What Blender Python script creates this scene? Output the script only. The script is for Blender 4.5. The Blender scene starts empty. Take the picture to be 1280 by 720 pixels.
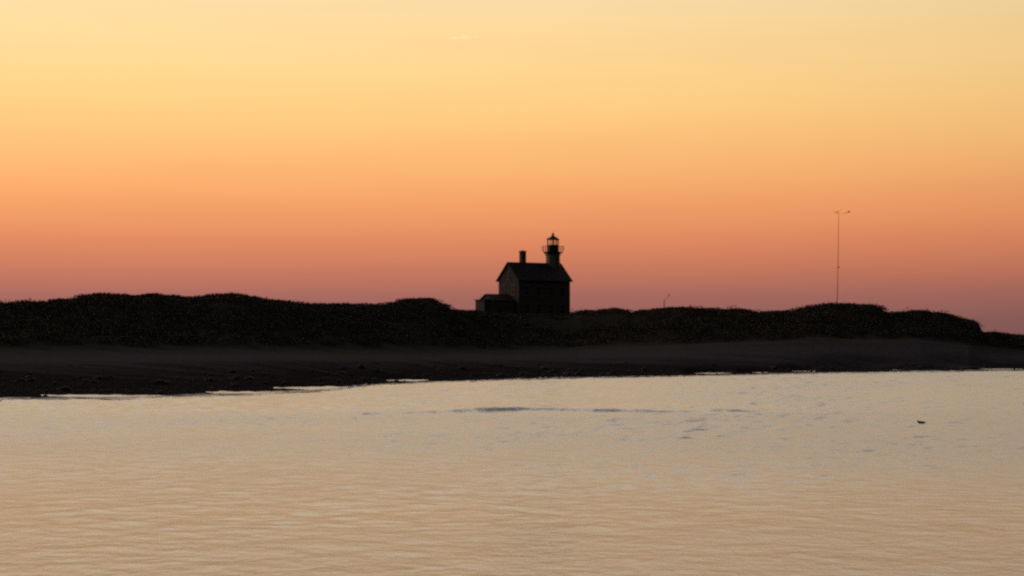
import bpy, bmesh, math, random
import numpy as np
from mathutils import Vector, Matrix, noise

random.seed(7)
rng = np.random.default_rng(7)
sc = bpy.context.scene
col = sc.collection

# ------------------------------------------------------------------ camera frame
F = 2600.0           # focal length in pixels of a 1280 px wide picture
EYE = 4.0            # eye height above the water
HOR = 425.0          # row of the true horizon
PITCH = math.atan((HOR - 360.0) / F)
cp, sp = math.cos(PITCH), math.sin(PITCH)


def P(px, py, D):
    """world point at depth D (metres along +Y) seen at a picture position"""
    dx = px - 640.0
    dy = F * cp - sp * (360.0 - py)
    dz = F * sp + cp * (360.0 - py)
    k = D / dy
    return Vector((dx * k, D, EYE + dz * k))


def colx(px, D):
    return P(px, HOR, D).x


def zrow(py, D):
    return P(640, py, D).z


cam_d = bpy.data.cameras.new('camera')
cam = bpy.data.objects.new('camera', cam_d)
col.objects.link(cam)
cam.location = (0, 0, EYE)
cam.rotation_euler = (math.radians(90) + PITCH, 0, 0)
cam_d.sensor_width = 36
cam_d.lens = F / 1280 * 36
cam_d.clip_start = 0.5
cam_d.clip_end = 60000
sc.camera = cam

# ------------------------------------------------------------------ helpers
def tag(o, label=None, cat=None, group=None, kind=None):
    if label: o['label'] = label
    if cat: o['category'] = cat
    if group: o['group'] = group
    if kind: o['kind'] = kind
    return o


def empty(name, loc, rz=0):
    o = bpy.data.objects.new(name, None)
    col.objects.link(o)
    o.location = loc
    o.rotation_euler = (0, 0, rz)
    return o


def mesh_obj(name, verts, faces, mat, parent=None, smooth=False):
    me = bpy.data.meshes.new(name)
    me.from_pydata([tuple(v) for v in verts], [], faces)
    me.update()
    if smooth:
        me.polygons.foreach_set('use_smooth', [True] * len(me.polygons))
    me.materials.append(mat)
    o = bpy.data.objects.new(name, me)
    col.objects.link(o)
    o.parent = parent
    return o


class MB:
    def __init__(s):
        s.bm = bmesh.new()

    def box(s, x0, x1, y0, y1, z0, z1):
        v = [s.bm.verts.new(p) for p in ((x0, y0, z0), (x1, y0, z0), (x1, y1, z0), (x0, y1, z0),
                                         (x0, y0, z1), (x1, y0, z1), (x1, y1, z1), (x0, y1, z1))]
        for f in ((3, 2, 1, 0), (4, 5, 6, 7), (0, 1, 5, 4), (1, 2, 6, 5), (2, 3, 7, 6), (3, 0, 4, 7)):
            s.bm.faces.new([v[i] for i in f])
        return s

    def lathe(s, prof, c=(0, 0), n=8, ph=None, cap=True):
        """prof: (radius, z) from bottom to top"""
        ph = math.pi / n if ph is None else ph
        rings = []
        for r, z in prof:
            rings.append([s.bm.verts.new((c[0] + r * math.cos(ph + 2 * math.pi * k / n),
                                          c[1] + r * math.sin(ph + 2 * math.pi * k / n), z)) for k in range(n)])
        for a, b in zip(rings, rings[1:]):
            for k in range(n):
                s.bm.faces.new((a[k], a[(k + 1) % n], b[(k + 1) % n], b[k]))
        if cap:
            s.bm.faces.new(rings[0][::-1])
            s.bm.faces.new(rings[-1])
        return s

    def tube(s, pts, rad, n=6):
        pts = [Vector(p) for p in pts]
        rad = rad if isinstance(rad, (list, tuple)) else [rad] * len(pts)
        rings = []
        for i, p in enumerate(pts):
            t = (pts[min(i + 1, len(pts) - 1)] - pts[max(i - 1, 0)]).normalized()
            a = t.cross(Vector((0, 0, 1)) if abs(t.z) < .9 else Vector((1, 0, 0))).normalized()
            b = t.cross(a).normalized()
            rings.append([s.bm.verts.new(p + rad[i] * (a * math.cos(2 * math.pi * k / n) + b * math.sin(2 * math.pi * k / n)))
                          for k in range(n)])
        for a, b in zip(rings, rings[1:]):
            for k in range(n):
                s.bm.faces.new((a[k], a[(k + 1) % n], b[(k + 1) % n], b[k]))
        s.bm.faces.new(rings[0][::-1]); s.bm.faces.new(rings[-1])
        return s

    def poly_prism(s, pts, x0, x1):
        """outline in (y, z), swept from x0 to x1"""
        a = [s.bm.verts.new((x0, y, z)) for y, z in pts]
        b = [s.bm.verts.new((x1, y, z)) for y, z in pts]
        n = len(pts)
        for k in range(n):
            s.bm.faces.new((a[k], a[(k + 1) % n], b[(k + 1) % n], b[k]))
        s.bm.faces.new(a[::-1]); s.bm.faces.new(b)
        return s

    def build(s, name, mat, parent=None, smooth=False):
        bmesh.ops.recalc_face_normals(s.bm, faces=s.bm.faces)
        me = bpy.data.meshes.new(name)
        s.bm.to_mesh(me); s.bm.free()
        if smooth:
            me.polygons.foreach_set('use_smooth', [True] * len(me.polygons))
        me.materials.append(mat)
        o = bpy.data.objects.new(name, me)
        col.objects.link(o)
        o.parent = parent
        return o


# ------------------------------------------------------------------ materials
def new_mat(name):
    m = bpy.data.materials.new(name)
    m.use_nodes = True
    nt = m.node_tree
    return m, nt, nt.nodes['Principled BSDF']


def noisy(name, c1, c2, scale, rough=.8, bump=0.0, bscale=None, detail=6, stretch=None, spec=.3):
    m, nt, b = new_mat(name)
    tc = nt.nodes.new('ShaderNodeTexCoord')
    src = tc.outputs['Object']
    if stretch:
        mp = nt.nodes.new('ShaderNodeMapping'); mp.inputs['Scale'].default_value = stretch
        nt.links.new(src, mp.inputs[0]); src = mp.outputs[0]
    n = nt.nodes.new('ShaderNodeTexNoise')
    n.inputs['Scale'].default_value = scale; n.inputs['Detail'].default_value = detail
    nt.links.new(src, n.inputs['Vector'])
    r = nt.nodes.new('ShaderNodeValToRGB')
    r.color_ramp.elements[0].position = .35; r.color_ramp.elements[1].position = .65
    r.color_ramp.elements[0].color = (*c1, 1); r.color_ramp.elements[1].color = (*c2, 1)
    nt.links.new(n.outputs['Fac'], r.inputs[0])
    nt.links.new(r.outputs[0], b.inputs['Base Color'])
    b.inputs['Roughness'].default_value = rough
    b.inputs['Specular IOR Level'].default_value = spec
    if bump:
        n2 = nt.nodes.new('ShaderNodeTexNoise'); n2.inputs['Scale'].default_value = bscale or scale * 3
        nt.links.new(src, n2.inputs['Vector'])
        bp = nt.nodes.new('ShaderNodeBump'); bp.inputs['Strength'].default_value = bump
        bp.inputs['Distance'].default_value = .1
        nt.links.new(n2.outputs['Fac'], bp.inputs['Height'])
        nt.links.new(bp.outputs[0], b.inputs['Normal'])
    return m


M_granite = noisy('granite', (.06, .055, .055), (.095, .088, .086), 2.2, .85, .3, 9)
_nt = M_granite.node_tree
# coursed stone joints on the granite
_tc = _nt.nodes.new('ShaderNodeTexCoord')
_sep = _nt.nodes.new('ShaderNodeSeparateXYZ'); _nt.links.new(_tc.outputs['Object'], _sep.inputs[0])
_add = _nt.nodes.new('ShaderNodeMath'); _nt.links.new(_sep.outputs['X'], _add.inputs[0]); _nt.links.new(_sep.outputs['Y'], _add.inputs[1])
_cmb = _nt.nodes.new('ShaderNodeCombineXYZ'); _nt.links.new(_add.outputs[0], _cmb.inputs['X']); _nt.links.new(_sep.outputs['Z'], _cmb.inputs['Y'])
_br = _nt.nodes.new('ShaderNodeTexBrick'); _br.inputs['Scale'].default_value = 1
_br.inputs['Brick Width'].default_value = .95; _br.inputs['Row Height'].default_value = .42; _br.inputs['Mortar Size'].default_value = .018
_br.inputs['Color1'].default_value = (1, 1, 1, 1); _br.inputs['Color2'].default_value = (.78, .78, .78, 1); _br.inputs['Mortar'].default_value = (.55, .55, .52, 1)
_nt.links.new(_cmb.outputs[0], _br.inputs['Vector'])
_mx = _nt.nodes.new('ShaderNodeMix'); _mx.data_type = 'RGBA'; _mx.blend_type = 'MULTIPLY'; _mx.inputs['Factor'].default_value = 1
_b = _nt.nodes['Principled BSDF']
_src = _b.inputs['Base Color'].links[0].from_socket
_nt.links.new(_src, _mx.inputs['A']); _nt.links.new(_br.outputs['Color'], _mx.inputs['B']); _nt.links.new(_mx.outputs['Result'], _b.inputs['Base Color'])

M_roof = noisy('roof_shingle', (.03, .028, .028), (.05, .046, .045), 3, .8, .3, 14, stretch=(1, 1, 4))
M_brick = noisy('chimney_brick', (.10, .05, .04), (.16, .08, .06), 5, .9, .4, 16)
M_iron = noisy('painted_iron_tower', (.085, .08, .08), (.11, .105, .105), 2.5, .5, .08, 8)
M_black = noisy('black_iron', (.012, .012, .012), (.024, .022, .022), 6, .45, .1, 20)
M_trim = noisy('window_trim', (.12, .115, .11), (.15, .145, .14), 8, .6)
M_steel = noisy('mast_steel', (.05, .05, .05), (.08, .08, .08), 6, .5)
M_feather = noisy('dark_plumage', (.03, .021, .014), (.05, .036, .024), 14, .7, .2, 40)
M_bill = noisy('dark_bill', (.03, .025, .02), (.04, .03, .025), 20, .5)
M_dry = noisy('dry_stem', (.03, .02, .015), (.05, .035, .025), 10, .9)

M_glass, nt, b = new_mat('window_glass')
b.inputs['Base Color'].default_value = (.01, .012, .014, 1); b.inputs['Roughness'].default_value = .12; b.inputs['Specular IOR Level'].default_value = .25

M_lglass = bpy.data.materials.new('lantern_glass'); M_lglass.use_nodes = True
nt = M_lglass.node_tree; nt.nodes.clear()
o_ = nt.nodes.new('ShaderNodeOutputMaterial'); tr = nt.nodes.new('ShaderNodeBsdfTransparent'); gl = nt.nodes.new('ShaderNodeBsdfGlossy')
gl.inputs['Roughness'].default_value = .04; tr.inputs[0].default_value = (.92, .94, .93, 1)
fr = nt.nodes.new('ShaderNodeFresnel'); fr.inputs[0].default_value = 1.4
ms = nt.nodes.new('ShaderNodeMixShader')
nt.links.new(fr.outputs[0], ms.inputs[0]); nt.links.new(tr.outputs[0], ms.inputs[1]); nt.links.new(gl.outputs[0], ms.inputs[2]); nt.links.new(ms.outputs[0], o_.inputs[0])


def zone_mat(name, stops, nscale, nmix, bump, bscale, rough=.85):
    """ground whose cover changes with the mesh attribute 'zone'"""
    m, nt, b = new_mat(name)
    at = nt.nodes.new('ShaderNodeAttribute'); at.attribute_name = 'zone'
    tc = nt.nodes.new('ShaderNodeTexCoord')
    n = nt.nodes.new('ShaderNodeTexNoise'); n.inputs['Scale'].default_value = nscale; n.inputs['Detail'].default_value = 8
    mp = nt.nodes.new('ShaderNodeMapping'); mp.inputs['Scale'].default_value = (.35, 3.2, 1); mp.inputs['Rotation'].default_value = (0, 0, math.radians(-25))
    nt.links.new(tc.outputs['Object'], mp.inputs[0]); nt.links.new(mp.outputs[0], n.inputs['Vector'])
    s = nt.nodes.new('ShaderNodeMath'); s.operation = 'SUBTRACT'; s.inputs[1].default_value = .5
    nt.links.new(n.outputs['Fac'], s.inputs[0])
    mu = nt.nodes.new('ShaderNodeMath'); mu.operation = 'MULTIPLY_ADD'; mu.inputs[1].default_value = nmix
    nt.links.new(s.outputs[0], mu.inputs[0]); nt.links.new(at.outputs['Fac'], mu.inputs[2])
    r = nt.nodes.new('ShaderNodeValToRGB')
    els = r.color_ramp.elements
    while len(els) < len(stops): els.new(.5)
    for e, (p, c) in zip(els, stops):
        e.position = p; e.color = (*c, 1)
    nt.links.new(mu.outputs[0], r.inputs[0])
    nf = nt.nodes.new('ShaderNodeTexNoise'); nf.inputs['Scale'].default_value = bscale; nf.inputs['Detail'].default_value = 8
    nt.links.new(tc.outputs['Object'], nf.inputs['Vector'])
    mr = nt.nodes.new('ShaderNodeMapRange'); mr.inputs['To Min'].default_value = .5; mr.inputs['To Max'].default_value = 1.5
    nt.links.new(nf.outputs['Fac'], mr.inputs[0])
    mx = nt.nodes.new('ShaderNodeMix'); mx.data_type = 'RGBA'; mx.blend_type = 'MULTIPLY'; mx.inputs['Factor'].default_value = 1
    nt.links.new(r.outputs[0], mx.inputs['A']); nt.links.new(mr.outputs[0], mx.inputs['B'])
    nt.links.new(mx.outputs['Result'], b.inputs['Base Color'])
    bp = nt.nodes.new('ShaderNodeBump'); bp.inputs['Strength'].default_value = bump; bp.inputs['Distance'].default_value = .25
    nt.links.new(nf.outputs['Fac'], bp.inputs['Height']); nt.links.new(bp.outputs[0], b.inputs['Normal'])
    b.inputs['Roughness'].default_value = rough
    b.inputs['Specular IOR Level'].default_value = 0
    return m


M_beach = zone_mat('beach_ground', [(0, (.024, .020, .020)), (.70, (.030, .025, .025)), (.84, (.076, .068, .075)), (.95, (.073, .066, .071)), (1, (.06, .055, .05))], .12, .34, .6, 1.6)
M_dune = zone_mat('dune_ground', [(0, (.07, .064, .06)), (.14, (.045, .042, .036)), (.3, (.035, .032, .026)), (1, (.032, .03, .024))], .09, .45, .7, .8)
M_scrub = noisy('scrub_leaves', (.038, .033, .027), (.052, .046, .037), .5, .85, spec=.15)
M_stone = noisy('beach_stone', (.03, .026, .026), (.06, .052, .052), 2.0, .85, .2, 8, spec=.05)

# ------------------------------------------------------------------ terrain tables (picture column -> row or metres)
def table(t):
    xs, ys = zip(*t)
    return lambda x: np.interp(x, xs, ys)


crest_y = table([(-900, 384), (-300, 379), (0, 377), (26, 375.5), (57, 375), (88, 372), (108, 366.8), (134, 365.2), (155, 367), (165, 368.5),
                 (193, 365.3), (219, 368.3), (237, 371), (258, 367.6), (296, 365.4), (309, 369), (330, 373.6), (353, 375), (392, 378.4), (480, 379),
                 (505, 372), (539, 370.2), (565, 385), (593, 387.5), (640, 391), (700, 394), (713.5, 392.6), (725, 386.6), (751, 386.6), (764, 384.2), (784, 386),
                 (789, 388.8), (807, 386.6), (846, 382.5), (898, 384.4), (924, 385), (949, 388.5), (988, 387), (1014, 381), (1045, 378), (1092, 379.3),
                 (1110, 390), (1115, 391.6), (1130, 387.8), (1148, 386.6), (1182, 391), (1218, 399), (1224, 403), (1227.5, 413), (1254, 415.4), (1280, 418),
                 (1420, 421), (2200, 424.3)])
crest_D = table([(-900, 220), (0, 250), (300, 278), (500, 310), (640, 350), (720, 358), (850, 340), (1000, 332), (1212, 332), (1265, 362), (1280, 366), (2200, 520)])
shore_y = table([(-900, 560), (-300, 511), (0, 500.5), (150, 497.5), (300, 494), (400, 488), (475, 481.5), (640, 475), (860, 470.5), (1000, 467.5), (1140, 465), (1280, 463.5), (2200, 450)])
berm_y = table([(-900, 470), (0, 456), (300, 453), (640, 451), (960, 450), (1280, 451), (2200, 441)])
foot_y = table([(-900, 446), (0, 441.5), (640, 441), (800, 435), (1000, 428), (1150, 427.5), (1260, 438), (1280, 440), (2200, 432)])


def shore_D(px):
    return EYE * F / (shore_y(px) - HOR)


def zr(py, D):
    return EYE + (HOR - py) * D / F       # close to exact: pitch is tiny


COLS = np.concatenate([np.arange(-900, -60, 30), np.arange(-60, 1340, 3), np.arange(1340, 2201, 30)]).astype(float)


def fbm(x, y, s, seed=0.0):
    return noise.fractal(Vector((x / s + seed, y / s - seed, seed * 1.7)), 1.0, 2.0, 4)


def profile(px):
    Ds, Dc = float(shore_D(px)), float(crest_D(px))
    Db, Df = Ds + .32 * (Dc - Ds), Ds + .52 * (Dc - Ds)
    zb, zf = zr(float(berm_y(px)), Db), zr(float(foot_y(px)), Df)
    zc = zr(float(crest_y(px)), Dc)
    Dw = Ds + .13 * (Dc - Ds)
    house = math.exp(-((px - 660) / 95) ** 4)
    back = [(Dc + 22, zc - .25 - .9 * (1 - house)), (Dc + 75, zc - (.6 * house + 4 * (1 - house))), (Dc + 190, max(1.5, zc - 7)), (Dc + 380, .6), (Dc + 430, -2.0)]
    low = [(Ds - 60, -2.5), (Ds - 6, -.16), (Ds, 0.0), (Dw, .16), (Db, zb), (Df, zf)]
    return low, (Df, zf), (Dc, zc), back


def beach_rows():
    """rows from under the water to the foot of the dunes"""
    ts = np.concatenate([np.linspace(0, 1, 8, endpoint=False), 1 + np.linspace(0, 1, 10, endpoint=False), 2 + np.linspace(0, 1, 46, endpoint=False),
                         3 + np.linspace(0, 1, 24, endpoint=False), 4 + np.linspace(0, 1, 15)])
    V, Z = [], []
    for t in ts:
        for px in COLS:
            low, *_ = PROF[px]
            k = min(int(t), 4); f = t - k
            (d0, z0), (d1, z1) = low[k], low[k + 1]
            D = d0 + (d1 - d0) * f
            z = z0 + (z1 - z0) * (f if k != 3 else f * f * .35 + f * .65)
            x = colx(px, D)
            if 0.9 < t < 4:
                w = min(1, (t - .9) * 3) * (1 if t < 3 else (4 - t))
                # low bars and runnels lying along the shore
                z += w * .07 * noise.fractal(Vector((x / 11 + D * .02, (D - float(shore_D(px))) / 3.2, 3.3)), 1, 2, 3)
                if t > 3: z += w * .12 * fbm(x, D, 5, 9)
            # named runnels still holding water
            for (cx, cy, wx, wy, dep) in POOLS:
                e = ((px - cx) / wx) ** 2 + ((D - cy) / wy) ** 2
                if e < 4: z -= dep * math.exp(-e * e)
            V.append((x, D, z))
            Z.append(t / 5)
    return V, Z, len(ts)


POOLS = []
for (cx, row, wx, wrow, dep) in ((502, 475.6, 30, 1.5, .5), (395, 485.0, 60, 1.5, .4), (300, 490.6, 45, 1.2, .3), (120, 494.8, 70, 1.3, .3), (888, 466.9, 26, .8, 1.0), (945, 466.2, 20, .7, 1.0), (1000, 464.6, 22, .8, 1.1), (1080, 463.0, 60, .9, 1.3), (1220, 461.6, 60, .9, .9)):
    D = EYE * F / (row - HOR)
    POOLS.append((cx, D, wx, wrow * D * D / (EYE * F), dep))
PROF = {px: profile(px) for px in COLS}


def dune_rows():
    fs = np.linspace(0, 1, 40, endpoint=False)
    V, Z = [], []
    rows = [('f', f) for f in fs] + [('b', k, f) for k, n in enumerate((14, 14, 8, 6, 3)) for f in np.linspace(0, 1, n, endpoint=False)] + [('b', 4, 1.0)]
    for r in rows:
        for px in COLS:
            _, (Df, zf), (Dc, zc), back = PROF[px]
            if r[0] == 'f':
                f = r[1]
                D = Df + (Dc - Df) * f
                s = f * f * (3 - 2 * f)
                z = zf + (zc - .2 - zf) * (.45 * f + .55 * s)
                x = colx(px, D)
                w = math.sin(math.pi * min(f * 1.0, 1)) if f > 0 else 0
                z += w * (.75 * fbm(x, D, 16, 2) + .25 * fbm(x, D, 5, 5))
                zone = f
            else:
                k, f = r[1], r[2]
                pts = [(Dc, zc - .2)] + back
                (d0, z0), (d1, z1) = pts[k], pts[k + 1]
                D = d0 + (d1 - d0) * f
                z = z0 + (z1 - z0) * f
                x = colx(px, D)
                if k: z += .5 * min(1, k) * (f if k == 1 else 1) * fbm(x, D, 14, 4)
                zone = 1
            V.append((x, D, z)); Z.append(zone)
    return V, Z, len(rows)


def sheet(name, V, Z, nr, mat):
    nc = len(COLS)
    faces = [(r * nc + c, r * nc + c + 1, (r + 1) * nc + c + 1, (r + 1) * nc + c) for r in range(nr - 1) for c in range(nc - 1)]
    o = mesh_obj(name, V, faces, mat, smooth=True)
    a = o.data.attributes.new('zone', 'FLOAT', 'POINT')
    a.data.foreach_set('value', np.array(Z, np.float32))
    return o


BV, BZ, bn = beach_rows()
tag(sheet('beach', BV, BZ, bn, M_beach), 'dark stony beach running along the edge of the calm water', 'beach', kind='structure')
DV, DZ, dn = dune_rows()
tag(sheet('dunes', DV, DZ, dn, M_dune), 'dark scrub covered dunes behind the beach', 'dunes', kind='structure')
DVa = np.array(DV).reshape(dn, len(COLS), 3)
BVa = np.array(BV).reshape(bn, len(COLS), 3)


def ground_z(px, D):
    c = int(np.argmin(np.abs(COLS - px)))
    colm = DVa[:, c]
    return float(np.interp(D, colm[:, 1], colm[:, 2]))


# ------------------------------------------------------------------ ground cover nobody could count
def leaf_cloud(name, centers, radii, heights, per, leaf, mat):
    n = len(centers)
    idx = np.repeat(np.arange(n), per)
    m = len(idx)
    th = rng.uniform(0, 2 * np.pi, m); u = rng.uniform(0, 1, m) ** .5; h = rng.uniform(0, 1, m)
    dome = np.sqrt(np.clip(1 - (u * .95) ** 2, 0, 1))
    p = centers[idx] + np.stack([radii[idx] * u * np.cos(th), radii[idx] * u * np.sin(th), heights[idx] * dome * h ** .6], 1)
    d1 = rng.normal(size=(m, 3)); d1 /= np.linalg.norm(d1, axis=1)[:, None]
    d2 = np.cross(d1, rng.normal(size=(m, 3))); d2 /= np.linalg.norm(d2, axis=1)[:, None]
    s = (leaf * rng.uniform(.6, 1.3, m))[:, None]
    quad = np.stack([p - d1 * s, p + d2 * s * .55, p + d1 * s, p - d2 * s * .55], 1).reshape(-1, 3)
    me = bpy.data.meshes.new(name)
    me.vertices.add(len(quad)); me.vertices.foreach_set('co', quad.astype(np.float32).ravel())
    me.loops.add(m * 4); me.loops.foreach_set('vertex_index', np.arange(m * 4, dtype=np.int32))
    me.polygons.add(m); me.polygons.foreach_set('loop_start', np.arange(0, m * 4, 4, dtype=np.int32))
    me.update(calc_edges=True); me.validate()
    me.materials.append(mat)
    o = bpy.data.objects.new(name, me); col.objects.link(o)
    return o


# rounded bushes hugging the dunes, lower on the crest where the wind shears them
C, R, H = [], [], []
nfront = 40
for k in range(5200):
    px = random.uniform(-350, 1650)
    c = int(np.argmin(np.abs(COLS - px)))
    fr_ = random.uniform(.12, 1.0) ** .8
    row = min(int(fr_ * nfront), nfront)
    if random.random() < .22: row = nfront + random.randint(0, 16)
    v = DVa[row, c]
    dens = fbm(v[0], v[1], 22, 6)
    if dens < -.45 and fr_ < .8: continue
    if 1195 < px < 1240 and row > 26: continue
    if abs(px - 668) < 62 and v[1] > 378: continue
    top = row > nfront * .82
    r = random.uniform(.8, 1.6) if top else random.uniform(.6, 1.9)
    C.append(v - np.array((0, 0, .12))); R.append(r); H.append(random.uniform(.25, .42) if top else r * random.uniform(.5, .9))
tag(leaf_cloud('dune_scrub', np.array(C), np.array(R), np.array(H), 64, .125, M_scrub),
    'low dark scrub and bayberry covering the dune slopes', 'scrub', kind='stuff')

# beach grass blades along the crest
gv, gf = [], []
for k in range(15000):
    px = random.uniform(-200, 1500)
    c = int(np.argmin(np.abs(COLS - px)))
    row = min(int(random.triangular(0, 46, 40)), 50)
    v = DVa[row, c]
    if fbm(v[0], v[1], 9, 8) < -.05: continue
    if abs(px - 668) < 60 and v[1] > 385: continue
    q = Vector(v) + Vector((random.uniform(-.5, .5), random.uniform(-.8, .8), -.05))
    h = random.uniform(.22, .45); a = random.uniform(0, 6.28); w = random.uniform(.012, .022)
    lean = Vector((random.gauss(.12, .14), random.gauss(0, .12), 0))
    s = Vector((math.cos(a) * w, math.sin(a) * w, 0)); i = len(gv)
    gv += [q - s, q + s, q + lean * .4 + Vector((0, 0, h * .6)) + s * .7, q + lean + Vector((0, 0, h)), q + lean * .4 + Vector((0, 0, h * .6)) - s * .7]
    gf.append((i, i + 1, i + 2, i + 3, i + 4))
M_grass = noisy('beach_grass_blades', (.07, .065, .04), (.11, .10, .06), .6, .8, spec=.15)
tag(mesh_obj('beach_grass', gv, gf, M_grass), 'thin beach grass growing over the dunes', 'grass', kind='stuff')

# cobbles on the lower beach
sv, sf = [], []
ico = bmesh.new(); bmesh.ops.create_icosphere(ico, subdivisions=1, radius=1)
iv = [v.co.copy() for v in ico.verts]; ico.verts.index_update(); if_ = [[v.index for v in f.verts] for f in ico.faces]; ico.free()
for k in range(5200):
    px = random.uniform(-200, 1450)
    c = int(np.argmin(np.abs(COLS - px)))
    row = int(random.triangular(18, 88, 60))
    v = BVa[row, c]
    if v[2] < .1 and random.random() < .93: continue
    if v[2] < -.05: continue
    r = min(.55, .09 * random.paretovariate(2.2)) * (1 if v[2] > .15 else .55)
    rot = Matrix.Rotation(random.uniform(0, 6.28), 3, 'Z')
    sx, sy, sz = r * random.uniform(.8, 1.5), r * random.uniform(.7, 1.1), r * random.uniform(.4, .7)
    off = Vector((v[0] + random.uniform(-.6, .6), v[1] + random.uniform(-.4, .4), v[2]))
    i = len(sv)
    for q in iv:
        j = 1 + .25 * noise.noise(q * 1.3 + off)
        sv.append(rot @ Vector((q.x * sx * j, q.y * sy * j, q.z * sz * j)) + off)
    sf += [[i + a for a in f] for f in if_]
tag(mesh_obj('beach_cobbles', sv, sf, M_stone, smooth=True), 'dark rounded cobbles strewn over the lower beach', 'stones', kind='stuff')

# ------------------------------------------------------------------ water
wc = np.concatenate([np.arange(-2600, -60, 60), np.arange(-60, 1340, 7), np.arange(1340, 3900, 60)]).astype(float)
wd = [4.0]
while wd[-1] < 330:
    wd.append(wd[-1] + max(.085, min(.24, wd[-1] * .0022)))
wd += list(np.geomspace(345, 40000, 40))
wd = [-400, -60] + wd
wdA = np.array(wd)
PXg, Dg = np.meshgrid(wc, wdA)
Xg = np.where(Dg > 0, (PXg - 640) / F * np.maximum(Dg, 60 * (PXg != PXg)), (PXg - 640) * .4)
Xg = (PXg - 640) / F * Dg
Xg = np.where(Dg < 4, (PXg - 640) * 1.2, Xg)
Xg = np.where((Dg >= 4) & ((PXg < -60) | (PXg > 1340)), np.sign(PXg - 640) * (np.abs(700 / F * Dg) + (np.abs(PXg - 640) - 700) * .35), Xg)
Zg = np.zeros_like(Xg)
fade = np.clip((Dg - 4) / 6, 0, 1) * np.clip((330 - Dg) / 60, 0, 1)
wr = np.random.default_rng(21)
breeze = np.interp(Dg, [0, 42, 62, 100, 160, 330], [.15, .18, .52, .97, .95, .98])
breeze = breeze * (1 + .2 * np.sin(Xg / 7.3 + Dg / 31 + 1) * np.sin(Dg / 17 - Xg / 29) + .2 * np.sin(Xg / 3.7 - Dg / 9 + 2 * np.sin(Dg / 23)) + np.clip(Xg / 160, -.1, .25))
comps = 70
for i in range(comps):
    L_ = .5 * (2.4 / .5) ** wr.uniform()                 # wave lengths from under a metre to six metres
    th = math.pi / 2 + wr.normal(0, .95)
    slope_ = .155 / math.sqrt(comps / 2) * (L_ / 2.0) ** -.25
    A = slope_ * L_ / (2 * math.pi)
    grp = .6 + .4 * np.sin(Xg / (L_ * 4.1) + wr.uniform(0, 6)) * np.sin(Dg / (L_ * 5.3) + wr.uniform(0, 6))
    Zg += A * breeze * grp * np.sin(2 * np.pi * (Xg * math.cos(th) + Dg * math.sin(th)) / L_ + wr.uniform(0, 6.28))
Zg *= fade
# one longer swell standing up before it reaches the beach, and a lesser one behind it
def swell(rowf, x0, x1, h, wid):
    px = (Xg / np.maximum(Dg, 1)) * F + 640
    d0 = EYE * F / (rowf(px) - HOR)
    env = 1 / (1 + np.exp(-(px - x0) / 45)) / (1 + np.exp((px - x1) / 60))
    env *= .66 + .28 * np.exp(-((px - 630) / 110) ** 2) + .06 * np.sin(px / 23.0)
    e = (Dg - d0) / wid
    return np.where(Dg > 4, h * env * np.exp(-np.where(e > 0, (e / 3) ** 2, e ** 2)), 0)
Zg += swell(lambda p: 516.5 - 3.0 * np.exp(-((p - 650) / 90) ** 2) - .008 * (p - 640), 470, 960, .25, .55)
Zg += swell(lambda p: 522.0 + 0 * p - .004 * (p - 300), 300, 560, .05, 1.3)
Zg += swell(lambda p: 535.0 + 0 * p, 10, 120, .12, .5)
Zg += swell(lambda p: 500.0 + 0 * p, 520, 640, .035, 1.0)
Zg += swell(lambda p: 498.0 + 0 * p, 850, 900, .06, 1.0)
# small breakers along the shore
def near_shore(off, h, wid, seed):
    px = (Xg / np.maximum(Dg, 1)) * F + 640
    d0 = shore_D(np.clip(px, -900, 2200)) + off
    env = np.clip(.5 + .9 * np.sin(px / 47 + seed) * np.sin(px / 131 + 2 * seed), .15, 1)
    return np.where(Dg > 4, h * env * np.exp(-((Dg - d0) / wid) ** 2), 0)
Zg += near_shore(-2.5, .07, .9, 1.0) + near_shore(-6.5, .05, 1.0, 2.6)
WV = np.stack([Xg, Dg, Zg], -1).reshape(-1, 3)
nr_, nc_ = Xg.shape
q = (np.arange(nr_ - 1)[:, None] * nc_ + np.arange(nc_ - 1)[None]).ravel()
WF = np.stack([q, q + 1, q + nc_ + 1, q + nc_], 1)
me = bpy.data.meshes.new('sea')
me.vertices.add(len(WV)); me.vertices.foreach_set('co', WV.astype(np.float32).ravel())
me.loops.add(len(WF) * 4); me.loops.foreach_set('vertex_index', WF.astype(np.int32).ravel())
me.polygons.add(len(WF)); me.polygons.foreach_set('loop_start', np.arange(0, len(WF) * 4, 4, dtype=np.int32))
me.update(calc_edges=True)
me.polygons.foreach_set('use_smooth', [True] * len(WF))
sea = bpy.data.objects.new('sea', me); col.objects.link(sea)
tag(sea, 'calm rippled water reflecting the evening sky', 'sea', kind='structure')

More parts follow.
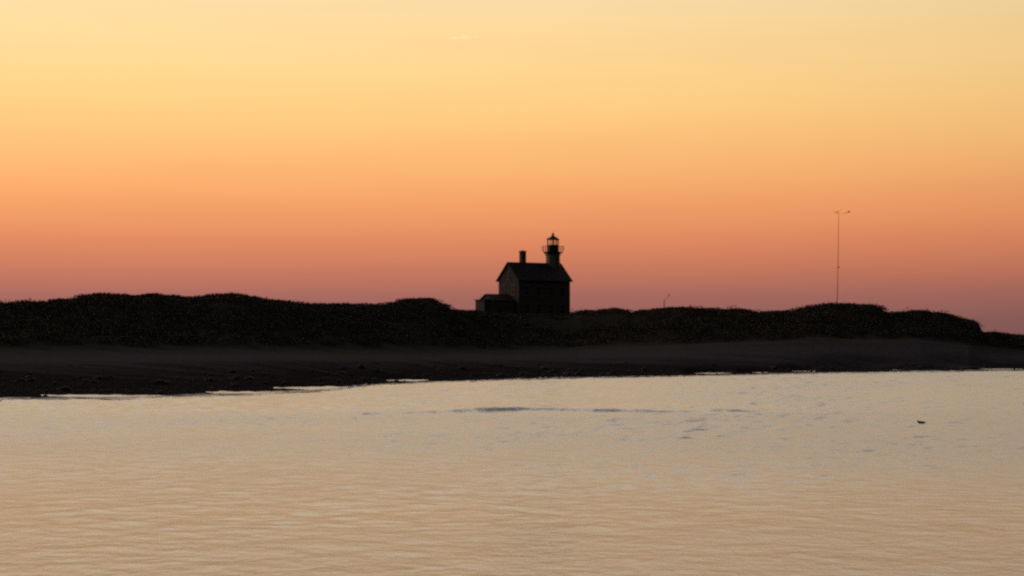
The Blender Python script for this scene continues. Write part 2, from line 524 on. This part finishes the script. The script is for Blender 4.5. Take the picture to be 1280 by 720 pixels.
M_sea, nt, b = new_mat('sea_water')
b.inputs['Base Color'].default_value = (.035, .04, .042, 1)
b.inputs['IOR'].default_value = 1.5
b.inputs['Specular IOR Level'].default_value = .5
L = nt.links.new
geo = nt.nodes.new('ShaderNodeNewGeometry')
def mapping(s, rot=0):
    m_ = nt.nodes.new('ShaderNodeMapping'); m_.inputs['Scale'].default_value = s; m_.inputs['Rotation'].default_value = (0, 0, rot)
    L(geo.outputs['Position'], m_.inputs[0]); return m_.outputs[0]
def nz(vec, scale, det=3, rough=.55):
    n_ = nt.nodes.new('ShaderNodeTexNoise'); n_.inputs['Scale'].default_value = scale; n_.inputs['Detail'].default_value = det
    n_.inputs['Roughness'].default_value = rough
    L(vec, n_.inputs['Vector']); return n_.outputs['Fac']
def math_(op, a, b_=None, c_=None):
    m_ = nt.nodes.new('ShaderNodeMath'); m_.operation = op
    for i, v in enumerate((a, b_, c_)):
        if v is None: continue
        if isinstance(v, (int, float)): m_.inputs[i].default_value = v
        else: L(v, m_.inputs[i])
    return m_.outputs[0]
# breeze: patches of ripples on otherwise slick water
sepw = nt.nodes.new('ShaderNodeSeparateXYZ'); L(geo.outputs['Position'], sepw.inputs[0])
patch = nz(mapping((.02, .045, 1)), 1.0, 3)
rx = nt.nodes.new('ShaderNodeValToRGB')
for e, (p_, v_) in zip([rx.color_ramp.elements[0], rx.color_ramp.elements[1]] + [rx.color_ramp.elements.new(.5) for _ in range(3)],
                       [(.0, .35), (1., .2), (.18, .45), (.30, .95), (.42, .25)]):
    pass
rx.color_ramp.elements.remove(rx.color_ramp.elements[3]); rx.color_ramp.elements.remove(rx.color_ramp.elements[2]); rx.color_ramp.elements.remove(rx.color_ramp.elements[1])
rx.color_ramp.elements[0].position = 0; rx.color_ramp.elements[0].color = (.3, .3, .3, 1)
while len(rx.color_ramp.elements) < 5: rx.color_ramp.elements.new(.5)
for e, (p_, v_) in zip(rx.color_ramp.elements, [(.0, .25), (.17, .35), (.25, .85), (.36, .9), (.41, .3)]):
    e.position = p_; e.color = (v_, v_, v_, 1)
yd = math_('MULTIPLY', sepw.outputs['Y'], 1 / 300)
L(yd, rx.inputs[0])
xr = math_('MULTIPLY', sepw.outputs['X'], .012)
wind = math_('ADD', math_('ADD', rx.outputs[0], xr), math_('MULTIPLY', math_('SUBTRACT', patch, .5), 1.1))
cl = nt.nodes.new('ShaderNodeClamp'); L(wind, cl.inputs[0]); wind = cl.outputs[0]
rip = nz(mapping((2.4, 1.5, 1), .12), 1.0, 5, .6)
rip2 = nz(mapping((.42, .3, 1), -.1), 1.0, 4, .6)
hgt = math_('ADD', math_('MULTIPLY', rip, .55), rip2)
bp = nt.nodes.new('ShaderNodeBump'); bp.inputs['Distance'].default_value = .5
L(hgt, bp.inputs['Height']); L(math_('MULTIPLY_ADD', wind, .16, .12), bp.inputs['Strength'])
L(bp.outputs[0], b.inputs['Normal'])
mrd = nt.nodes.new('ShaderNodeMapRange'); L(sepw.outputs['Y'], mrd.inputs['Value'])
for k_, v_ in zip(('From Min', 'From Max', 'To Min', 'To Max'), (40, 80, .20, .23)): mrd.inputs[k_].default_value = v_
L(math_('MULTIPLY_ADD', wind, .05, mrd.outputs[0]), b.inputs['Roughness'])
me.materials.append(M_sea)

# thin wash of foam where the ripples reach the stones
M_foam, nt2, b2 = new_mat('foam')
b2.inputs['Base Color'].default_value = (.75, .75, .78, 1); b2.inputs['Roughness'].default_value = .7
tc = nt2.nodes.new('ShaderNodeNewGeometry'); mp = nt2.nodes.new('ShaderNodeMapping'); mp.inputs['Scale'].default_value = (.35, .9, 1)
nn = nt2.nodes.new('ShaderNodeTexNoise'); nn.inputs['Scale'].default_value = 1; nn.inputs['Detail'].default_value = 7; nn.inputs['Roughness'].default_value = .7
rr = nt2.nodes.new('ShaderNodeValToRGB'); rr.color_ramp.elements[0].position = .42; rr.color_ramp.elements[1].position = .60
nt2.links.new(tc.outputs['Position'], mp.inputs[0]); nt2.links.new(mp.outputs[0], nn.inputs['Vector']); nt2.links.new(nn.outputs['Fac'], rr.inputs[0])
nt2.links.new(rr.outputs[0], b2.inputs['Alpha'])
fv, ff = [], []
pxs = np.arange(-300, 1500, 4)
for (off, w0, seed) in ((-1.8, 1.6, 0.0), (.8, 1.2, 7.0)):
    i0 = len(fv)
    for px in pxs:
        D = float(shore_D(px)) + off + 1.2 * math.sin(px / 37 + seed) + .9 * math.sin(px / 13.7 + seed)
        w = w0 * max(.12, .55 + .6 * noise.noise(Vector((px / 45, seed, 2))))
        w *= 1.7 if (px < 460 or px > 960) else .5
        for s in (-1, 0, 1):
            D2 = D + s * w
            fv.append((colx(px, D2), D2, .13 - .05 * abs(s)))
    for k in range(len(pxs) - 1):
        a = i0 + k * 3
        ff += [(a, a + 3, a + 4, a + 1), (a + 1, a + 4, a + 5, a + 2)]
tag(mesh_obj('shore_foam', fv, ff, M_foam, smooth=True), 'thin broken wash of foam along the water edge', 'foam', kind='stuff')

# ------------------------------------------------------------------ lighthouse
DH = 400.0
PHI = math.radians(35)
mpp = DH / F
cx = P(668, HOR, DH).x
BASE = zr(399, DH)
hz = lambda row: zr(row, DH) - BASE           # local height of a picture row
gz0 = -1.2                                      # walls carry down into the sand
house = empty('lighthouse', (cx, DH, BASE), PHI)
tag(house, 'old stone lighthouse house with a lantern tower on its roof, black against the sunset', 'lighthouse')
RZ, EZ = hz(328.3), hz(351)
WH, OV = 3.35, .42                              # half width of walls, eave overhang
slope = (RZ - EZ) / (WH + OV)
X0, X1 = -6.05, 6.05
wtop = EZ + OV * slope - .12
MB().poly_prism([(-WH, gz0), (WH, gz0), (WH, wtop), (0, RZ - .2), (-WH, wtop)], X0, X1).build('wall', M_granite, house)
rf = MB().poly_prism([(-WH - OV, EZ), (0, RZ), (WH + OV, EZ), (WH + OV, EZ - .2), (0, RZ - .22), (-WH - OV, EZ - .2)], X0 - .35, X1 + .35).build('roof', M_roof, house)
ch = MB().box(-3.25, -2.25, -.42, .42, RZ - .8, hz(315.6)).box(-3.33, -2.17, -.5, .5, hz(315.6), hz(314.2)).build('chimney', M_brick, rf)
MB().lathe([(.16, hz(314.2)), (.14, hz(313.2))], (-2.95, 0), 10).lathe([(.16, hz(314.2)), (.14, hz(313.2))], (-2.5, 0), 10).build('chimney_pot', M_brick, rf)


def window(parent, wall, u, z, w=.95, h=1.7, at=None, name='window'):
    """wall: 'side' (-Y face), 'gable' (-X face), 'far' (+Y), 'front' (+X); u along the wall"""
    def B(mb, u0, u1, d0, d1, z0, z1):
        if wall == 'side': mb.box(u0, u1, -at - d1, -at - d0, z0, z1)
        elif wall == 'far': mb.box(u0, u1, at + d0, at + d1, z0, z1)
        elif wall == 'gable': mb.box(at - d1, at - d0, u0, u1, z0, z1)
        else: mb.box(at + d0, at + d1, u0, u1, z0, z1)
    m = MB(); t = .1
    B(m, u - w / 2 - t, u - w / 2, .003, .09, z, z + h); B(m, u + w / 2, u + w / 2 + t, .003, .09, z, z + h)
    B(m, u - w / 2 - t, u + w / 2 + t, .003, .1, z + h, z + h + .14)
    B(m, u - w / 2, u + w / 2, .03, .07, z + h / 2 - .035, z + h / 2 + .035)
    B(m, u - .025, u + .025, .03, .06, z, z + h / 2 - .036); B(m, u - .025, u + .025, .03, .06, z + h / 2 + .036, z + h)
    f = m.build(name, M_trim, parent)
    m = MB(); B(m, u - w / 2, u + w / 2, .004, .028, z, z + h); m.build('pane', M_glass, f if parent is house else parent)
    m = MB(); B(m, u - w / 2 - .2, u + w / 2 + .2, .003, .16, z - .16, z - .002); m.build('sill', M_trim, f if parent is house else parent)


for u in (-4.2, -1.4, 1.4, 4.2):
    for z in (1.1, 4.5):
        window(house, 'side', u, z, at=WH); window(house, 'far', u, z, at=WH)
for u in (-1.7, 1.7): window(house, 'gable', u, 4.6, at=X0)
window(house, 'gable', 0, 7.6, .8, 1.3, at=X0)
for u in (-1.8, 1.8):
    window(house, 'front', u, 1.1, at=X1); window(house, 'front', u, 4.5, at=X1)
dr = MB().box(X1 + .003, X1 + .08, -.55, .55, -.4, 2.2).build('door', M_black, house)
MB().box(X1 + .081, X1 + .14, .34, .42, .75, .9).build('handle', M_steel, dr)

# kitchen wing behind the house, and the small lean-to at its end
EW = 2.2; eR, eE = hz(368.2), hz(376.3)
xe = -((668 - 607) * mpp) / math.cos(PHI) + .25
es = (eR - eE) / (EW + .25)
ell = MB().poly_prism([(-EW, gz0), (EW, gz0), (EW, eE + .25 * es - .1), (0, eR - .16), (-EW, eE + .25 * es - .1)], xe, X0 - .003).build('kitchen_wing', M_granite, house)
MB().poly_prism([(-EW - .25, eE), (0, eR), (EW + .25, eE), (EW + .25, eE - .14), (0, eR - .16), (-EW - .25, eE - .14)], xe - .25, X0 - .004).build('wing_roof', M_roof, ell)
window(house, 'side', (xe + X0) / 2 + .9, .95, .85, 1.3, at=EW)
wd_ = MB().box((xe + X0) / 2 - 1.6, (xe + X0) / 2 - .7, -EW - .08, -EW - .003, -.5, 1.75).build('door', M_black, house)
MB().box((xe + X0) / 2 - .86, (xe + X0) / 2 - .78, -EW - .14, -EW - .081, .6, .72).build('handle', M_steel, wd_)
xs = xe - 1.45; sz = hz(375.2)
lt = MB().box(xs, xe - .003, -1.5, 1.5, gz0, sz - .16).build('lean_to', M_granite, house)
MB().box(xs - .22, xe - .004, -1.72, 1.72, sz - .158, sz).build('lean_to_roof', M_roof, lt)

# the tower through the roof at the seaward gable
tx = (691.6 - 668) * mpp / math.cos(PHI)
TC = (tx, 0)
deck = hz(314.3)
tw = MB().lathe([(1.5, RZ - 4.2), (1.42, RZ + .1), (1.36, deck - .35), (1.5, deck - .2), (1.5, deck - .1)], TC, 8).build('tower', M_iron, house)
MB().lathe([(1.7, deck - .098), (1.98, deck - .06), (1.98, deck + .02)], TC, 16).build('gallery_deck', M_black, tw)
for k in range(8):
    br = MB()
    a = math.pi / 4 * k + math.pi / 8
    c_, s_ = math.cos(a), math.sin(a)
    br.tube([(tx + 1.34 * c_, 1.34 * s_, deck - .85), (tx + 1.5 * c_, 1.5 * s_, deck - .5), (tx + 1.85 * c_, 1.85 * s_, deck - .1)], .055, 5)
    br.build('bracket', M_black, tw)
rl = MB()
for k in range(16):
    a = math.pi / 8 * k + math.pi / 16
    c_, s_ = math.cos(a), math.sin(a)
    rl.tube([(tx + 1.9 * c_, 1.9 * s_, deck + .02), (tx + 2.06 * c_, 2.06 * s_, deck + .3), (tx + 2.1 * c_, 2.1 * s_, deck + 1.12)], .03, 5)
for hh, r_, t_ in ((.42, 2.07, .018), (.76, 2.085, .018), (1.12, 2.1, .03)):
    pts = [(tx + r_ * math.cos(2 * math.pi * k / 32), r_ * math.sin(2 * math.pi * k / 32), deck + hh) for k in range(33)]
    rl.tube(pts, t_, 5)
rl.build('railing', M_black, tw)
# lantern
g0, g1 = hz(305.8), hz(298.9)
MB().lathe([(1.18, deck + .022), (1.18, g0 - .06), (1.24, g0 - .04), (1.24, g0)], TC, 8).build('lantern_wall', M_black, house)
lantern = MB().lathe([(1.17, g0 + .001), (1.17, g0 + .06), (1.05, g0 + .06), (1.05, g0 + .001)], TC, 8, cap=False).build('lantern', M_black, house)
for k in range(8):
    ln = MB()
    a = math.pi / 4 * k + math.pi / 8
    ln.tube([(tx + 1.12 * math.cos(a), 1.12 * math.sin(a), g0 - .02), (tx + 1.12 * math.cos(a), 1.12 * math.sin(a), g1)], .045, 5)
    ln.build('mullion', M_black, lantern)
MB().lathe([(1.1, g0 + .002), (1.1, g1 - .002)], TC, 8, cap=False).build('lantern_glass', M_lglass, lantern)
MB().lathe([(.2, g0 + .01), (.2, g0 + .15), (.26, g0 + .25), (.3, (g0 + g1) / 2 + .05), (.26, g1 - .25), (.12, g1 - .12), (.1, g1)], TC, 12).build('lens', M_lglass, lantern)
MB().lathe([(.1, g0 + .16), (.1, g1 - .14)], TC, 8).build('lamp', M_steel, lantern)
lr = MB().lathe([(1.16, g1), (1.32, g1 + .02), (1.32, g1 + .12), (1.12, g1 + .28), (.62, g1 + .56), (.3, g1 + .78), (.2, g1 + .84)], TC, 8).build('lantern_roof', M_black, house)
MB().lathe([(.2, g1 + .841), (.2, g1 + .95), (.27, g1 + 1.03), (.27, g1 + 1.15), (.16, g1 + 1.26), (.04, g1 + 1.3), (.03, g1 + 1.55), (.015, g1 + 1.7)], TC, 10).build('finial', M_black, lr)

# ------------------------------------------------------------------ wind mast on the dune
DM = 334.0
mb_ = P(1046.4, 378, DM); mt_ = P(1048.4, 267, DM)
mbz = ground_z(1046.4, DM) - .25
mast = empty('wind_mast', (mb_.x, DM, mbz))
tag(mast, 'tall thin weather mast with small wind instruments on its top, standing on the dune', 'mast')
top = Vector((mt_.x - mb_.x, 0, mt_.z - mbz))
MB().tube([(0, 0, 0), tuple(top * .5 + Vector((.03, 0, 0))), tuple(top)], [.055, .042, .028], 8).build('pole', M_steel, mast)
MB().lathe([(.3, 0), (.3, .3), (.1, .34)], (0, 0), 10).build('base', M_steel, mast)
px_m = DM / F
ctop = top + Vector((0, 0, -.02))
arm = MB().tube([ctop + Vector((-3.4 * px_m, 0, 0)), ctop + Vector((10.5 * px_m, -.0, .02))], .007, 6).build('cross_arm', M_steel, mast)
# cup anemometer on the short side
an = MB()
a0 = ctop + Vector((-2.6 * px_m, 0, 0))
an.tube([a0, a0 + Vector((0, 0, .28))], .03, 6)
for k in range(3):
    d = Vector((math.cos(2.1 * k + .4), math.sin(2.1 * k + .4), 0))
    an.tube([a0 + Vector((0, 0, .27)), a0 + d * .26 + Vector((0, 0, .27))], .014, 5)
    c0 = a0 + d * .3 + Vector((0, 0, .27))
    t_ = d.cross(Vector((0, 0, 1)))
    an.tube([c0 - t_ * .1, c0 - t_ * .04, c0 + t_ * .06], [.08, .065, .02], 8)
an.build('cup_anemometer', M_steel, mast)
wv = MB()
w0 = ctop + Vector((10 * px_m, 0, 0))
wv.tube([w0, w0 + Vector((0, 0, .24))], .028, 6)
wv.tube([w0 + Vector((-.42, .05, .1)), w0 + Vector((.36, -.05, .34))], .02, 6)
e = w0 + Vector((.2, -.03, .29))
wv.box(e.x, e.x + .3, e.y - .012, e.y + .012, e.z - .1, e.z + .14)
wv.build('wind_vane', M_steel, mast)
MB().tube([ctop, ctop + Vector((.04, 0, .3)), ctop + Vector((4 * px_m * .6, 0, .55)), ctop + Vector((4 * px_m, 0, .72))], .016, 5).build('lightning_rod', M_steel, mast)
bz = P(1048, 334, DM).z - mbz
MB().box(.05 + top.x * .35, .2 + top.x * .35, -.1, .06, bz - .14, bz + .14).build('instrument_box', M_steel, mast)

# ------------------------------------------------------------------ crooked bare stem on the crest
DS_ = 341.0
s0 = P(830.2, 384, DS_)
gz = ground_z(830, DS_) - .1
st = empty('bare_stem', (s0.x, DS_, gz))
tag(st, 'thin crooked bare stem sticking up from the dune crest between lighthouse and mast', 'stem')
rel = lambda px, py: P(px, py, DS_) - Vector((s0.x, DS_, gz))
MB().tube([(0, 0, 0), rel(830.2, 379), rel(830.6, 374.5), rel(833, 373), rel(835.2, 371)], [.08, .07, .05, .018, .03], 6).build('stem', M_dry, st)
MB().tube([rel(835.2, 371.2), rel(836, 369.5), rel(836.6, 367)], [.04, .085, .03], 6).build('seed_head', M_dry, st)

# ------------------------------------------------------------------ bird on the water
DB = EYE * F / (529.3 - HOR)
bpos = P(1152.3, 529.3, DB)
bird = empty('floating_bird', (bpos.x, bpos.y, 0.0), math.radians(8))
bird.scale = (.86, .86, .86)
tag(bird, 'small dark bird floating low on the water', 'bird')
# rings along the spine, head towards -X
spine = [(.25, .075, .008, .006), (.21, .07, .05, .02), (.14, .06, .085, .05), (.05, .05, .10, .075), (-.05, .05, .105, .085), (-.12, .065, .09, .085),
         (-.165, .085, .07, .07), (-.185, .105, .052, .055), (-.197, .125, .046, .05), (-.212, .135, .05, .05), (-.237, .138, .045, .042), (-.262, .133, .02, .02)]
bm = bmesh.new(); rings = []
for i, (x, z, ry, rz_) in enumerate(spine):
    a, c = spine[max(i - 1, 0)], spine[min(i + 1, len(spine) - 1)]
    t = Vector((c[0] - a[0], 0, c[1] - a[1])).normalized()
    upv = Vector((-t.z, 0, t.x)); upv = upv if upv.z >= 0 or abs(upv.z) < .2 else -upv
    if i and upv.dot(prev) < 0: upv = -upv
    prev = upv
    rings.append([bm.verts.new(Vector((x, 0, z)) + Vector((0, 1, 0)) * ry * math.cos(6.2832 * k / 14) + upv * rz_ * math.sin(6.2832 * k / 14)) for k in range(14)])
for a, c in zip(rings, rings[1:]):
    for k in range(14): bm.faces.new((a[k], a[(k + 1) % 14], c[(k + 1) % 14], c[k]))
bm.faces.new(rings[0]); bm.faces.new(rings[-1][::-1])
m = MB(); m.bm.free(); m.bm = bm
m.build('body', M_feather, bird, smooth=True)
MB().tube([(-.255, 0, .131), (-.29, 0, .125), (-.315, 0, .121)], [.017, .014, .006], 8).build('bill', M_bill, bird, smooth=True)
for s in (-1, 1):
    MB().tube([(-.09, s * .088, .085), (.02, s * .102, .085), (.12, s * .085, .085), (.21, s * .035, .088)], [.02, .04, .032, .008], 8).build('wing', M_feather, bird, smooth=True)

# ------------------------------------------------------------------ short streak of cloud
DC = 9000.0
cc = P(578, 46.8, DC)
M_cl = bpy.data.materials.new('cloud_streak'); M_cl.use_nodes = True
nt = M_cl.node_tree; nt.nodes.clear()
o_ = nt.nodes.new('ShaderNodeOutputMaterial'); vs = nt.nodes.new('ShaderNodeVolumeScatter')
vs.inputs['Color'].default_value = (1, 1, 1, 1); vs.inputs['Density'].default_value = .024; vs.inputs['Anisotropy'].default_value = .62
nt.links.new(vs.outputs[0], o_.inputs['Volume'])
k_ = DC / F
bm = bmesh.new(); rings = []
for i in range(25):
    u = -1 + 2 * i / 24
    r = max(.02, (1 - u * u) ** .8) * (1 + .35 * math.sin(u * 9)) * 1.25 * k_
    c0 = Vector((u * 21 * k_, 0, u * 1.2 * k_ + .3 * k_ * math.sin(u * 5)))
    rings.append([bm.verts.new(c0 + Vector((0, 1.5 * r * math.cos(.6283 * k), r * math.sin(.6283 * k)))) for k in range(10)])
for a, c in zip(rings, rings[1:]):
    for k in range(10): bm.faces.new((a[k], a[(k + 1) % 10], c[(k + 1) % 10], c[k]))
bm.faces.new(rings[0]); bm.faces.new(rings[-1][::-1])
m = MB(); m.bm.free(); m.bm = bm
cs = m.build('cloud_streak', M_cl, None, smooth=True); cs.location = cc
tag(cs, 'short thin bright streak of cloud high in the yellow sky', 'cloud')

# ------------------------------------------------------------------ sky and sun
SUN_AZ = math.radians(-34)        # to the left of the view, outside the picture
SUN_EL = math.radians(-0.6)      # just set: it still lights the high cloud, the ground lies in the earth's shade
w = bpy.data.worlds.new('World'); sc.world = w; w.use_nodes = True
nt = w.node_tree; L = nt.links.new
bg = nt.nodes['Background']; bg.inputs['Strength'].default_value = .1
sky = nt.nodes.new('ShaderNodeTexSky'); sky.sky_type = 'NISHITA'; sky.sun_disc = False
sky.sun_elevation = SUN_EL; sky.sun_rotation = SUN_AZ
sky.air_density = 1.0; sky.dust_density = 2.0; sky.ozone_density = 2.0
tc = nt.nodes.new('ShaderNodeTexCoord')
nrm = nt.nodes.new('ShaderNodeVectorMath'); nrm.operation = 'NORMALIZE'; L(tc.outputs['Generated'], nrm.inputs[0])
sepn = nt.nodes.new('ShaderNodeSeparateXYZ'); L(nrm.outputs[0], sepn.inputs[0])
def mth(op, a, b_=None, c_=None):
    m_ = nt.nodes.new('ShaderNodeMath'); m_.operation = op
    for i, v in enumerate((a, b_, c_)):
        if v is None: continue
        if isinstance(v, (int, float)): m_.inputs[i].default_value = v
        else: L(v, m_.inputs[i])
    return m_.outputs[0]
zc_ = mth('MAXIMUM', sepn.outputs['Z'], 0.0)
pos = mth('SQRT', zc_)
def lin(c):
    return tuple((v / 255 / 12.92) if v <= 10.3 else ((v / 255 + .055) / 1.055) ** 2.4 for v in c)
def ev(row): return math.sqrt(max(0, math.sin(math.atan((HOR - row) / F))))
stops = [(0.0, (132, 88, 84)), (ev(400), (140, 94, 90)), (ev(370), (163, 104, 94)), (ev(340), (193, 117, 93)), (ev(300), (221, 136, 96)), (ev(255), (239, 158, 102)),
         (ev(205), (249, 181, 115)), (ev(150), (254, 200, 128)), (ev(95), (255, 212, 141)), (ev(40), (255, 218, 155)), (ev(0), (253, 221, 166)),
         (math.sqrt(.22), (318, 282, 238)), (math.sqrt(.32), (345, 322, 296)), (math.sqrt(.5), (282, 270, 270)), (math.sqrt(.75), (96, 102, 120)), (1.0, (42, 50, 72))]
ramp = nt.nodes.new('ShaderNodeValToRGB')
els = ramp.color_ramp.elements
while len(els) < len(stops): els.new(.5)
for e_, (p_, c_) in zip(els, stops):
    e_.position = p_; e_.color = (*lin(c_), 1)
L(pos, ramp.inputs[0])
hl = mth('SQRT', mth('MAXIMUM', mth('SUBTRACT', 1.0, mth('MULTIPLY', sepn.outputs['Z'], sepn.outputs['Z'])), .0001))
dt = nt.nodes.new('ShaderNodeVectorMath'); dt.operation = 'DOT_PRODUCT'
L(nrm.outputs[0], dt.inputs[0]); dt.inputs[1].default_value = (math.sin(SUN_AZ), math.cos(SUN_AZ), 0)
ca = mth('DIVIDE', dt.outputs['Value'], hl)
half = mth('MULTIPLY_ADD', ca, .5, .5)
mrg = nt.nodes.new('ShaderNodeMapRange'); mrg.interpolation_type = 'SMOOTHSTEP'
mrg.inputs['From Min'].default_value = .27; mrg.inputs['From Max'].default_value = .93
L(half, mrg.inputs['Value'])
glow = mth('MULTIPLY', mrg.outputs[0], mth('MULTIPLY_ADD', half, .9, .13))
glow = mth('MULTIPLY_ADD', glow, .98, .02)
# towards the zenith the side of the sky matters less
mixz = nt.nodes.new('ShaderNodeMix'); mixz.data_type = 'FLOAT'
L(mth('POWER', zc_, 1.5), mixz.inputs['Factor']); L(glow, mixz.inputs['A']); mixz.inputs['B'].default_value = .16
sc_ = nt.nodes.new('ShaderNodeVectorMath'); sc_.operation = 'SCALE'
L(ramp.outputs[0], sc_.inputs[0]); L(mth('MULTIPLY', mixz.outputs['Result'], 10.9), sc_.inputs['Scale'])
sk = nt.nodes.new('ShaderNodeVectorMath'); sk.operation = 'SCALE'; L(sky.outputs[0], sk.inputs[0]); sk.inputs['Scale'].default_value = .11
ad = nt.nodes.new('ShaderNodeVectorMath'); ad.operation = 'ADD'; L(sc_.outputs[0], ad.inputs[0]); L(sk.outputs[0], ad.inputs[1])
# faint uneven haze lying in level layers
hm = nt.nodes.new('ShaderNodeMapping'); hm.inputs['Scale'].default_value = (5, 5, 60); L(nrm.outputs[0], hm.inputs[0])
hn = nt.nodes.new('ShaderNodeTexNoise'); hn.inputs['Scale'].default_value = 1; hn.inputs['Detail'].default_value = 6; L(hm.outputs[0], hn.inputs['Vector'])
hr = nt.nodes.new('ShaderNodeMapRange'); hr.inputs['To Min'].default_value = .95; hr.inputs['To Max'].default_value = 1.05; L(hn.outputs['Fac'], hr.inputs[0])
hz_ = nt.nodes.new('ShaderNodeVectorMath'); hz_.operation = 'SCALE'; L(ad.outputs[0], hz_.inputs[0]); L(hr.outputs[0], hz_.inputs['Scale'])
L(hz_.outputs[0], bg.inputs['Color'])

sd = bpy.data.lights.new('sun', 'SUN'); sd.energy = 5.0; sd.angle = math.radians(.5); sd.color = (1, .8, .52)
so = bpy.data.objects.new('sun', sd); col.objects.link(so)
dirv = Vector((math.sin(SUN_AZ) * math.cos(SUN_EL), math.cos(SUN_AZ) * math.cos(SUN_EL), math.sin(SUN_EL)))
so.rotation_euler = (-dirv).to_track_quat('-Z', 'Y').to_euler()
so.location = dirv * 500 + Vector((0, 0, 60))

sc.view_settings.view_transform = 'Standard'
sc.view_settings.look = 'None'
sc.view_settings.exposure = 0
sc.view_settings.gamma = 1
sc.view_settings.use_curve_mapping = False
sc.render.engine = 'CYCLES'
sc.cycles.max_bounces = 6
sc.cycles.use_denoising = False
sc.cycles.pixel_filter_type = 'BLACKMAN_HARRIS'
sc.cycles.filter_width = 2.4
